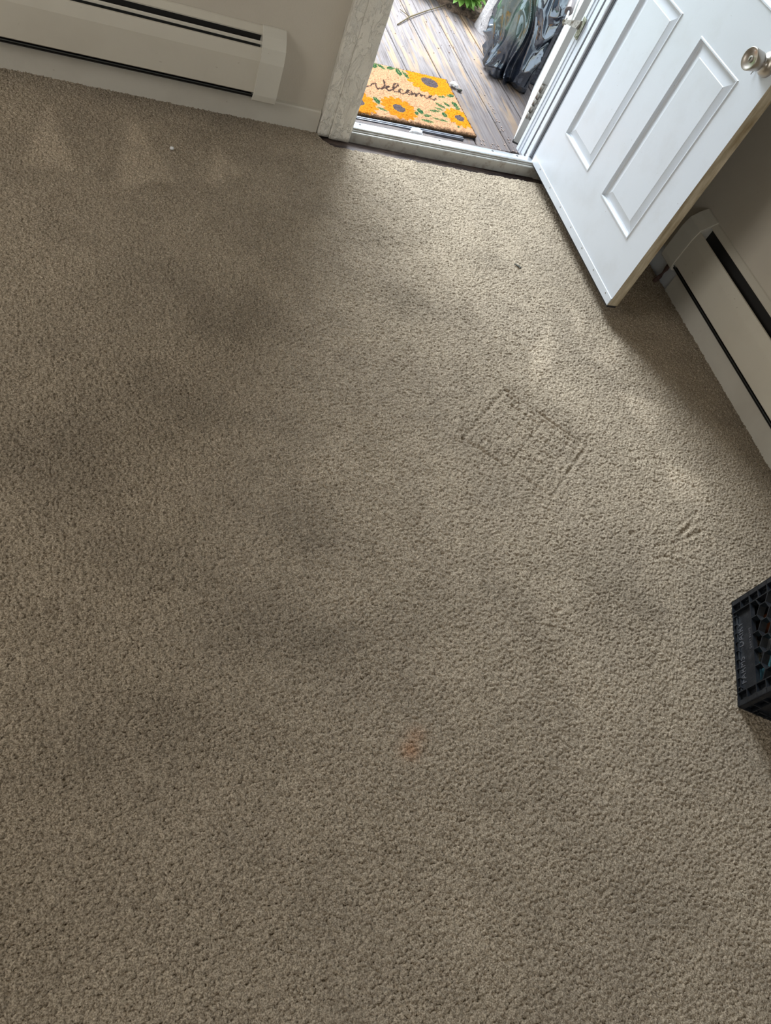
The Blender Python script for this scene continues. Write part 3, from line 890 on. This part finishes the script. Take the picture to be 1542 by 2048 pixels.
# ---------------------------------------------------------------- little things on the carpet
def crumb(name, loc, r, mat, label, cat, sq=(1, 1, 0.7), seed=0, sub=2):
    b = bmesh.new(); bmesh.ops.create_icosphere(b, subdivisions=sub, radius=r)
    for v in b.verts:
        k = 1 + 0.35 * noise.noise(v.co * (2.2 / r) + Vector((seed, 0, 0)))
        v.co = Vector((v.co.x * sq[0] * k, v.co.y * sq[1] * k, v.co.z * sq[2] * k))
    zmin = min(v.co.z for v in b.verts)
    for v in b.verts: v.co.z -= zmin
    me = bpy.data.meshes.new(name); b.to_mesh(me); b.free()
    o = link(name, me, mat, smooth=True); o.location = loc
    return tag(o, label, cat)
M_paper = Mat('white_paper', (0.80, 0.80, 0.80), 0.8).m
M_bit = Mat('dark_plant_bit', (0.03, 0.03, 0.02), 0.8).m
crumb('paper_scrap', (0.351, 2.404, 0.0), 0.007, M_paper, 'tiny white scrap on the carpet below the long heater', 'scrap', seed=2)
lf = MB(); lf.prism([(-0.018, -0.002), (0, -0.004), (0.016, 0.0), (0.002, 0.004), (-0.012, 0.003)], 0, 0.002, 'z'); lf.tube([(0.004, 0, .001), (0.012, -.012, .003)], .001, 6)
o = lf.build('leaf_bit', M_bit); o.location = (1.585, 2.061, 0.001); o.rotation_euler = (0, 0, -0.7)
tag(o, 'small dark leaf fragment on the carpet left of the door', 'leaf')
crumb('dirt_crumb', (1.42, 2.575, 0), 0.003, M_bit, 'tiny dark crumb on the carpet in front of the threshold middle', 'crumb', seed=3, sub=1)
crumb('dirt_crumb', (1.60, 2.545, 0), 0.0025, M_bit, 'tiny dark crumb on the carpet near the hinge end of threshold', 'crumb', seed=5, sub=1)

# ---------------------------------------------------------------- outside: deck
ZK = -0.080
m = MB()
Rz = Matrix.Rotation(math.radians(2.5), 4, 'Z')
org = Matrix.Translation((1.741, 3.30, 0)) @ Rz
random.seed(5)
for k in range(-11, 9):
    x0 = k * 0.189 + 0.003; x1 = x0 + 0.183
    ye = 1.16 + random.uniform(-0.01, 0.02)
    dz = random.uniform(-0.002, 0.001)
    m.box(x0, -0.300 + 0.0083 * k, ZK - 0.035, x1, ye, ZK + dz, mat=org)
m.bevel(0.003, 1)
tag(m.build('deck', M_deck), 'weathered grey and tan deck boards outside the doorway', kind='structure')
m = MB(); m.box(-1.5, 2.94, -0.26, 3.5, 4.42, -0.125); tag(m.build('deck_joists', M_subfloor), kind='structure')
m = MB(); m.box(-30, 2.84, -0.45, 30, 45, -0.26); tag(m.build('ground', M_lawn), kind='structure')
# soil bank with leaf litter rising past the deck end
nx, ny = 120, 60
gx = np.linspace(1.2, 4.2, nx); gy = np.linspace(0, 1.0, ny)
GX, GT = np.meshgrid(gx, gy)
front = np.interp(GX, [1.2, 1.95, 2.13, 2.25, 2.45, 4.2], [4.55, 4.40, 4.27, 4.10, 3.98, 3.95])
front = front + (vnoise(GX.shape, (2, 40), 11) - .5) * .06
GY = front + GT * 1.3
GZ = ZK + 0.004 + 0.10 * np.sqrt(GT) * (0.5 + vnoise(GX.shape, (14, 30), 12)) - 0.03 * (GT < 0.01)
me = grid_mesh('soil_bank', GX, GY, GZ)
tag(link('soil_bank', me, M_soil), 'brown leaf litter and soil along the far end of the deck', 'soil', kind='stuff')

# leafy plants behind the deck end
def leaf_geo(b, base, direc, up, L, Wd):
    direc = direc.normalized(); s = direc.cross(up).normalized(); up = s.cross(direc)
    prof = [(0, 0.0), (0.15, 0.55), (0.4, 1.0), (0.7, 0.75), (1.0, 0.0)]
    prevs = None
    for i, (t, w) in enumerate(prof):
        c = base + direc * (L * t) - up * (0.35 * L * t * t)
        if w == 0: cur = [b.verts.new(c)]
        else: cur = [b.verts.new(c - s * Wd * w / 2 + up * Wd * .14 * w), b.verts.new(c), b.verts.new(c + s * Wd * w / 2 + up * Wd * .14 * w)]
        if prevs:
            if len(prevs) == 1: b.faces.new([prevs[0], cur[1], cur[0]]); b.faces.new([prevs[0], cur[2], cur[1]])
            elif len(cur) == 1: b.faces.new([prevs[0], prevs[1], cur[0]]); b.faces.new([prevs[1], prevs[2], cur[0]])
            else: b.faces.new([prevs[0], prevs[1], cur[1], cur[0]]); b.faces.new([prevs[1], prevs[2], cur[2], cur[1]])
        prevs = cur
def plant(loc, nst, h, spread, seed, label, leafL=0.055):
    random.seed(seed)
    root = empty('leafy_plant', loc, label, 'plant', 'green plants behind the deck end')
    lb = bmesh.new(); st = MB()
    for k in range(nst):
        a = random.uniform(0, 6.28); r = spread * math.sqrt(random.random())
        b0 = Vector((r * math.cos(a) * .5, r * math.sin(a) * .5, 0)); tip = Vector((r * math.cos(a), r * math.sin(a), h * random.uniform(.5, 1)))
        pts = [b0, b0.lerp(tip, .5) + Vector((0, 0, h * .12)), tip]
        st.tube(pts, [0.003, 0.0025, 0.0012], 6)
        for j in range(6):
            t = 0.25 + 0.15 * j
            p = b0.lerp(tip, min(t, 1)) + Vector((0, 0, h * .12 * (1 - abs(2 * t - 1))))
            d = Vector((random.uniform(-1, 1), random.uniform(-1, 1), random.uniform(-.1, .6)))
            leaf_geo(lb, p, d, Vector((random.uniform(-.3, .3), random.uniform(-.3, .3), 1)), leafL * random.uniform(.7, 1.25), leafL * random.uniform(.5, .75))
    me = bpy.data.meshes.new('foliage'); lb.to_mesh(me); lb.free()
    link('foliage', me, M_leaf, root, smooth=True)
    st.build('stems', M_stem, root)
    return root
plant((1.97, 4.52, -0.03), 60, 0.13, 0.13, 1, 'low bright green leafy plant beyond the deck, next to the post')
plant((2.085, 4.345, -0.03), 46, 0.11, 0.07, 2, 'low green leafy plant nearest the pale rough post')
plant((1.89, 4.66, -0.02), 60, 0.20, 0.26, 3, 'green leafy plant at the top edge, farthest from the door', 0.06)
plant((2.33, 4.62, 0.0), 60, 0.26, 0.26, 4, 'green leafy plant behind the pale rough post', 0.06)

# pale rough post / trunk
b = bmesh.new()
segs, rings = 40, 60
RV = []
for j in range(rings + 1):
    z = -0.20 + 1.9 * j / rings
    row = []
    for k in range(segs):
        a = 2 * math.pi * k / segs
        r = 0.088 * (1 + 0.25 * math.exp(-(z + 0.1) * 9))
        r *= 1 + 0.09 * noise.noise(Vector((math.cos(a) * 2, math.sin(a) * 2, z * 4))) + 0.05 * noise.noise(Vector((math.cos(a) * 7, math.sin(a) * 7, z * 14)))
        row.append(b.verts.new((r * math.cos(a), r * math.sin(a), z)))
    RV.append(row)
for A, B in zip(RV, RV[1:]):
    for k in range(segs):
        b.faces.new([A[k], A[(k + 1) % segs], B[(k + 1) % segs], B[k]]).smooth = True
b.faces.new(RV[0][::-1]); b.faces.new(RV[-1])
me = bpy.data.meshes.new('tree_trunk'); b.to_mesh(me); b.free()
o = link('tree_trunk', me, M_bark); o.location = (2.245, 4.215, 0)
tag(o, 'pale cracked trunk at the deck end behind the garbage bag', 'trunk')

# twig on the deck
m = MB(); m.tube([(1.60, 3.98, ZK + .004), (1.70, 4.10, ZK + .008), (1.84, 4.24, ZK + .006), (1.98, 4.36, ZK + .010)], [.003, .0035, .003, .002], 8)
m.tube([(1.70, 4.10, ZK + .008), (1.66, 4.16, ZK + .006)], .0018, 6)
tag(m.build('twig', M_stem), 'thin bare twig lying across the deck boards', 'twig')

# ---------------------------------------------------------------- doormat
STROKES = [[[-0.4859, 0.2226], [-0.4672, 0.2357], [-0.4534, 0.2521], [-0.4355, 0.2713]], [[-0.4262, 0.2768], [-0.4323, 0.2531], [-0.4343, 0.2322], [-0.4297, 0.2239], [-0.4182, 0.2354], [-0.4134, 0.2301], [-0.3998, 0.2425], [-0.3868, 0.2639], [-0.3783, 0.2935], [-0.3763, 0.3145]], [[-0.3918, 0.2431], [-0.3814, 0.2496], [-0.3679, 0.26], [-0.3635, 0.2688], [-0.3705, 0.2691], [-0.3801, 0.2576], [-0.3837, 0.2437], [-0.3812, 0.2336], [-0.3723, 0.2312], [-0.3578, 0.2415], [-0.3325, 0.2673], [-0.3103, 0.2933], [-0.3064, 0.3101], [-0.3144, 0.3115], [-0.3281, 0.2961], [-0.3426, 0.2668], [-0.3476, 0.245], [-0.3433, 0.2308], [-0.328, 0.236], [-0.3165, 0.2465]], [[-0.2978, 0.2616], [-0.3046, 0.266], [-0.3162, 0.2535], [-0.32, 0.2367], [-0.3115, 0.2262], [-0.295, 0.2355], [-0.2792, 0.2527]], [[-0.2631, 0.274], [-0.2747, 0.2625], [-0.2805, 0.2458], [-0.2731, 0.2324], [-0.259, 0.2347], [-0.2482, 0.2522], [-0.2503, 0.2693], [-0.2631, 0.274], [-0.271, 0.2553], [-0.2507, 0.2403]], [[-0.2507, 0.2403], [-0.2338, 0.2585], [-0.2321, 0.2535], [-0.235, 0.2346], [-0.2169, 0.2577], [-0.2064, 0.2662], [-0.2038, 0.2581], [-0.2066, 0.2422], [-0.195, 0.2547], [-0.1869, 0.2563], [-0.1867, 0.2393], [-0.182, 0.233], [-0.1695, 0.2424], [-0.1487, 0.2585], [-0.1432, 0.2692], [-0.1545, 0.2627], [-0.1622, 0.2491], [-0.1578, 0.2359], [-0.1439, 0.2342], [-0.1292, 0.2475]]]
LEAVES = [[[-0.3824, 0.4589], [-0.397, 0.4046], 0.0104], [[-0.3775, 0.4557], [-0.3346, 0.4106], 0.0070], [[-0.327, 0.4232], [-0.2774, 0.4549], 0.0096], [[-0.2704, 0.4555], [-0.2658, 0.3852], 0.0105], [[-0.2442, 0.4382], [-0.2282, 0.3754], 0.0075], [[-0.4692, 0.1517], [-0.4599, 0.0962], 0.0105], [[-0.4801, 0.0722], [-0.4301, 0.0507], 0.0065], [[-0.1112, 0.2697], [-0.0605, 0.2832], 0.006], [[-0.054, 0.2929], [-0.0068, 0.3157], 0.009], [[-0.0377, 0.2571], [-0.0242, 0.2044], 0.011], [[-0.0428, 0.1933], [-0.0111, 0.2068], 0.007], [[-0.1461, 0.2093], [-0.0985, 0.1789], 0.0082], [[-0.0938, 0.2348], [-0.0675, 0.1995], 0.008], [[-0.1641, 0.1691], [-0.1166, 0.1558], 0.0065], [[-0.208, 0.1302], [-0.1392, 0.1449], 0.0065], [[-0.1212, 0.144], [-0.1264, 0.0992], 0.0095], [[-0.2567, 0.1365], [-0.2532, 0.0853], 0.0110], [[-0.2525, 0.0782], [-0.2019, 0.0908], 0.0072], [[-0.2056, 0.075], [-0.1189, 0.0668], 0.006], [[-0.2743, 0.0412], [-0.2095, 0.0361], 0.006], [[-0.0839, 0.0451], [-0.0743, 0.0376], 0.0065], [[-0.2783, 0.1045], [-0.281, 0.0696], 0.0068], [[-0.54, 0.33], [-0.50, 0.30], 0.009], [[-0.66, 0.30], [-0.62, 0.26], 0.01]]
mat_o = empty('doormat', (1.757, 3.05, ZK), 'orange sunflower doormat reading Welcome on the deck outside the door', 'doormat', rz=math.radians(2.76))
MW, MH = 0.76, 0.457
nx, ny = 400, 240
U, V = np.meshgrid(np.linspace(-MW, 0, nx), np.linspace(0, MH, ny))
rs = np.random.RandomState(2)
U0, V0 = U, V
U = U + (rs.rand(*U.shape) - .5) * 0.0030 + (vnoise(U.shape, (70, 120), 51) - .5) * 0.005
V = V + (rs.rand(*U0.shape) - .5) * 0.0030 + (vnoise(U0.shape, (70, 120), 52) - .5) * 0.005
base = np.array([0.60, 0.33, 0.18]); orange = np.array([0.60, 0.18, 0.008]); gold = np.array([0.70, 0.27, 0.008])
green = np.array([0.025, 0.10, 0.035]); pale = np.array([0.50, 0.42, 0.18]); brown = np.array([0.11, 0.085, 0.09]); dark = np.array([0.05, 0.03, 0.025])
img = np.ones(U.shape + (3,)) * base
img *= (0.88 + 0.24 * vnoise(U.shape, (100, 170), 21))[..., None]
img = img * (1 - 0.25 * (vnoise(U.shape, (115, 190), 22) > .72))[..., None]
def paintmask(mask, col, a=1.0):
    global img
    k = (mask * a)[..., None]
    img = img * (1 - k) + col * k
def flower(cx_, cy_, R_, r_, npet, ph, c=gold, stretch=1.0):
    dx = (U - cx_) / stretch; dy = V - cy_
    rad = np.hypot(dx, dy); ang = np.arctan2(dy, dx) + ph
    lim = R_ * (0.80 + 0.20 * np.abs(np.cos(ang * npet / 2)))
    paintmask((rad < lim).astype(float), c)
    streak = (np.sin(ang * npet * 2.0 + 3 * np.sin(rad * 90)) > 0.55) & (rad < lim) & (rad > r_)
    paintmask(streak.astype(float), orange, .8)
    ring = (rad < lim) & (rad > lim - 0.010) & (rs.rand(*U.shape) > .5)
    paintmask(ring.astype(float), orange, .7)
    paintmask(((rad < r_ * 1.28) & (rad > r_)).astype(float), gold * .9, .8)
    paintmask((rad < r_).astype(float), brown)
flower(-0.1136, 0.3859, 0.118, 0.040, 16, .2, stretch=1.12)
flower(-0.3637, 0.0976, 0.090, 0.030, 14, .5, c=np.array([0.62, 0.22, 0.01]))
flower(-0.0453, 0.1203, 0.078, 0.025, 13, .1)
flower(-0.5643, 0.0850, 0.095, 0.030, 14, .8, c=np.array([0.62, 0.23, 0.01]))
flower(-0.6600, 0.3800, 0.105, 0.036, 16, .8)
flower(-0.4434, 0.4068, 0.030, 0.0, 10, .3, c=np.array([0.6, 0.22, 0.03]))
def leafshape(a, b, w):
    a = np.array(a); b = np.array(b); L = np.linalg.norm(b - a); d = (b - a) / L
    t = ((U - a[0]) * d[0] + (V - a[1]) * d[1]) / L
    s = (U - a[0]) * -d[1] + (V - a[1]) * d[0]
    wd = w * 1.35 * np.sin(np.clip(t, 0, 1) * math.pi) ** 0.8
    inside_ = (t > 0) & (t < 1) & (np.abs(s) < wd)
    paintmask(inside_.astype(float), green)
    paintmask((inside_ & (np.abs(s) < 0.0013)).astype(float), pale, .45)
    halo = (t > -.05) & (t < 1.05) & (np.abs(s) < wd + 0.005) & (~inside_)
    paintmask(halo.astype(float), pale, .30)
for a, b_, w in LEAVES: leafshape(a, b_, w)
for line in STROKES:
    for a, b_ in zip(line, line[1:]):
        dd_ = seg_dist(U, V, a, b_)
        paintmask(np.clip((0.0050 - dd_) / 0.0015, 0, 1), dark, .93)
U, V = U0, V0
dirt_shade = np.clip(1 - V / 0.022, 0, 1) * (vnoise(U.shape, (60, 60), 61) > .35)  # dirt plus the mat's own edge shadow, painted along the front
img = img * (1 - 0.75 * dirt_shade)[..., None]
img *= (0.80 + 0.36 * rs.rand(*U.shape))[..., None]
Zm = 0.018 + (rs.rand(*U.shape) - .5) * 0.0032 + (vnoise(U.shape, (60, 100), 31) - .5) * 0.003
edgeD = np.minimum(np.minimum(-U, U + MW), np.minimum(V, MH - V))
Zm = Zm - 0.006 * np.clip(1 - edgeD / 0.008, 0, 1) ** 2
Uj = U + (rs.rand(*U.shape) - .5) * 0.0018; Vj = V + (rs.rand(*U.shape) - .5) * 0.0018
me = grid_mesh('coir_pile', Uj, Vj, Zm)
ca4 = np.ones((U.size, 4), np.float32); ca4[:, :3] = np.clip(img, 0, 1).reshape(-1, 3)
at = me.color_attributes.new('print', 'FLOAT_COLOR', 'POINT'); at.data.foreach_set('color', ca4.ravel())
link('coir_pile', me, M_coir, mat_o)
# side wall of the pile: short bristles all round
m = MB()
random.seed(9)
per = []
for k in range(700): per.append((-MW * random.random(), 0.0, 0, -1))
for k in range(420): per.append((0.0, MH * random.random(), 1, 0))
for k in range(420): per.append((-MW * random.random(), MH, 0, 1))
for (px_, py_, ox, oy) in per:
    r1 = random.uniform(.0, .004)
    m.tube([(px_, py_, 0.003), (px_ + ox * r1 + random.uniform(-.003, .003), py_ + oy * r1, random.uniform(.011, .018))], [0.0018, 0.0011], 4)
Cs = Mat('coir_side_shaded', (0.13, 0.07, 0.03), 0.95)  # dark colour stands in for the shadow band at the mat edge
m.build('coir_fringe', Cs.m, mat_o)
m = MB(); m.box(-MW + .002, .002, 0.002, -.002, MH - .002, 0.012); m.build('coir_core', Cs.m, mat_o)
m = MB(); m.box(-MW - .002, -0.004, 0.0, .002, MH + .002, 0.0035)
m.build('rubber_backing', M_rubber, mat_o)
# flat metal strip on the deck just inside the mat
m = MB(); m.box(-0.80, -0.036, 0.0, -0.075, -0.006, 0.006); m.box(-0.80, -0.034, 0.006, -0.075, -0.030, 0.010); m.box(-0.80, -0.022, 0.006, -0.075, -0.018, 0.010)
o = m.build('metal_strip', Mat('grey_strip_metal', (0.22, 0.23, 0.26), 0.4, 0.6).m)
o.location = (1.757, 3.05, ZK); o.rotation_euler = (0, 0, math.radians(2.76))
tag(o, 'dark grey grooved metal strip between doormat and door sill', 'strip')
o = crumb('paper_scrap', (1.42, 2.945, -0.07), 0.020, M_paper, 'crumpled white paper scrap between doormat and threshold', 'scrap', sq=(1.5, .9, .8), seed=6, sub=3)
o = crumb('paper_scrap', (1.775, 3.485, ZK), 0.016, M_paper, 'white paper scrap beside the far corner of the doormat', 'scrap', sq=(1.2, .9, .7), seed=8, sub=3)
o = crumb('leaf_bit', (1.80, 3.455, ZK), 0.010, M_bit, 'dark bit on the deck touching the white scrap by the mat', 'debris', sq=(1.5, .9, .6), seed=9)
# litter of tiny chips on the deck near the storm door hinge
m = MB(); random.seed(12)
chips = [(1.78 + random.random() * .14, 3.00 + random.random() * .06) for _ in range(22)] + [(1.96 - .0 + random.gauss(0, .008) + (y_ - 3.0) * -.02, y_) for y_ in [3.0 + random.random() * .5 for _ in range(30)]] + [(random.uniform(1.2, 2.1), random.uniform(3.57, 4.4)) for _ in range(70)]
for (x_, y_) in chips:
    s_ = random.uniform(.0015, .004)
    m.box(-s_, -s_ * .6, 0, s_, s_ * .6, s_ * .5, mat=Matrix.Translation((x_, y_, ZK)) @ Matrix.Rotation(random.random() * 3, 4, 'Z'))
tag(m.build('deck_litter', Mat('pinkish_chips', (0.26, 0.19, 0.16), 0.9).m), 'fine wood chips and crumbs scattered over the deck boards', 'litter', kind='stuff')

# ---------------------------------------------------------------- garbage bag
bag = empty('garbage_bag', (2.215, 3.775, ZK), 'full shiny black plastic garbage bag on the deck by the storm door', 'garbage bag')
nu, nv = 360, 300
th_ = np.linspace(0, 2 * math.pi, nu, endpoint=False); tv = np.linspace(0, 1, nv)
verts = []; cols = []
hd = Vector((math.cos(AZ), math.sin(AZ), 0)); dn_ = Vector((-math.sin(AZ), math.cos(AZ), 0))
hinge = Vector((1.885, 2.955, 0)) - Vector((2.215, 3.775, 0))
def ridged(v):
    return 1 - abs(noise.noise(v)) * 2
for j, t in enumerate(tv):
    z = 0.74 * t
    # radius profile: tucked base, belly, gathered neck
    if t < 0.06: rb = 0.10 + 0.085 * math.sqrt(t / 0.06)
    elif t < 0.5: rb = 0.185 + 0.022 * math.sin((t - .06) / .44 * math.pi / 2)
    else: rb = 0.207 * (1 - ((t - .5) / .5) ** 2 * .86)
    for i, a in enumerate(th_):
        c, s = math.cos(a), math.sin(a)
        p = Vector((c * 1.2, s * 1.2, z * 2.2))
        big = noise.noise(p * 1.3 + Vector((3, 1, 4)))
        q = Vector((c * 3.0 + z * 2.0, s * 3.0, z * 3.0 - c * 1.5))
        w = noise.noise(q * 1.2)
        # broad creased folds: ridges with smooth stretched film between them
        warp_ = noise.noise(Vector((c * 1.6, s * 1.6, z * 3.0)) + Vector((9, 2, 1)))
        f1 = ridged(Vector((a * 1.9 + warp_ * 2.2 + z * 2.4, z * 2.2 + 7, 1.0 + c)))
        f2 = ridged(Vector((c * 1.9 + warp_ * 1.2, s * 1.9, z * 5.0 + warp_ * 1.5)) + Vector((4, 8, 2)))
        low = max(0.0, 1 - t / 0.30)
        f3 = ridged(Vector((a * 4.6 + warp_ * 1.6, z * 2.0 + c, 5.0)))
        f4 = ridged(Vector((c * 5.5, s * 5.5 + warp_, z * 13.0)))
        r = rb * (1 + 0.16 * big) + 0.040 * (f1 - .5) + 0.034 * (f2 - .5) + (0.004 + 0.014 * low) * (f3 - .5) + (0.002 + 0.006 * low) * (f4 - .5)
        x = r * c * 0.98; y = r * s * 1.05
        zz = z + 0.03 * big + (0.012 * f3 ** 2 if t < .05 else 0)
        if t < .05: zz = max(zz, 0) * t / .05
        P = Vector((x, y, 0))
        dplane = (P - hinge).dot(dn_)
        if dplane < 0.020 and (P - hinge).dot(hd) < WS + 0.03:
            P = P + dn_ * (0.020 - dplane + 0.004 * f2)
        verts.append((P.x, P.y, zz))
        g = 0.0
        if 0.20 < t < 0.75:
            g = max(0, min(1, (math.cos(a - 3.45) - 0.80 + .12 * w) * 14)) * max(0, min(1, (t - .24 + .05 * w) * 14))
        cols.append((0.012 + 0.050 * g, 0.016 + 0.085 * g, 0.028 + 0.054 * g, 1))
faces = []
for j in range(nv - 1):
    for i in range(nu):
        i2 = (i + 1) % nu
        faces.append((j * nu + i, j * nu + i2, (j + 1) * nu + i2, (j + 1) * nu + i))
faces.append(tuple(range(nu))[::-1])
faces.append(tuple((nv - 1) * nu + i for i in range(nu)))
me = bpy.data.meshes.new('bag_film'); me.from_pydata(verts, [], faces); me.update()
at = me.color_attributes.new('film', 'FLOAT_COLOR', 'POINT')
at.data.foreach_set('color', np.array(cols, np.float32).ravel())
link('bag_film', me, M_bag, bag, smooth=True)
# gathered, tied neck
m = MB()
m.lathe([(0, 0.038), (0.02, 0.022), (0.04, 0.020), (0.06, 0.03), (0.12, 0.07), (0.125, 0.0)], (0, 0, 0.72), (0.1, 0, 1), 28)
m.build('tied_neck', M_bag, bag)
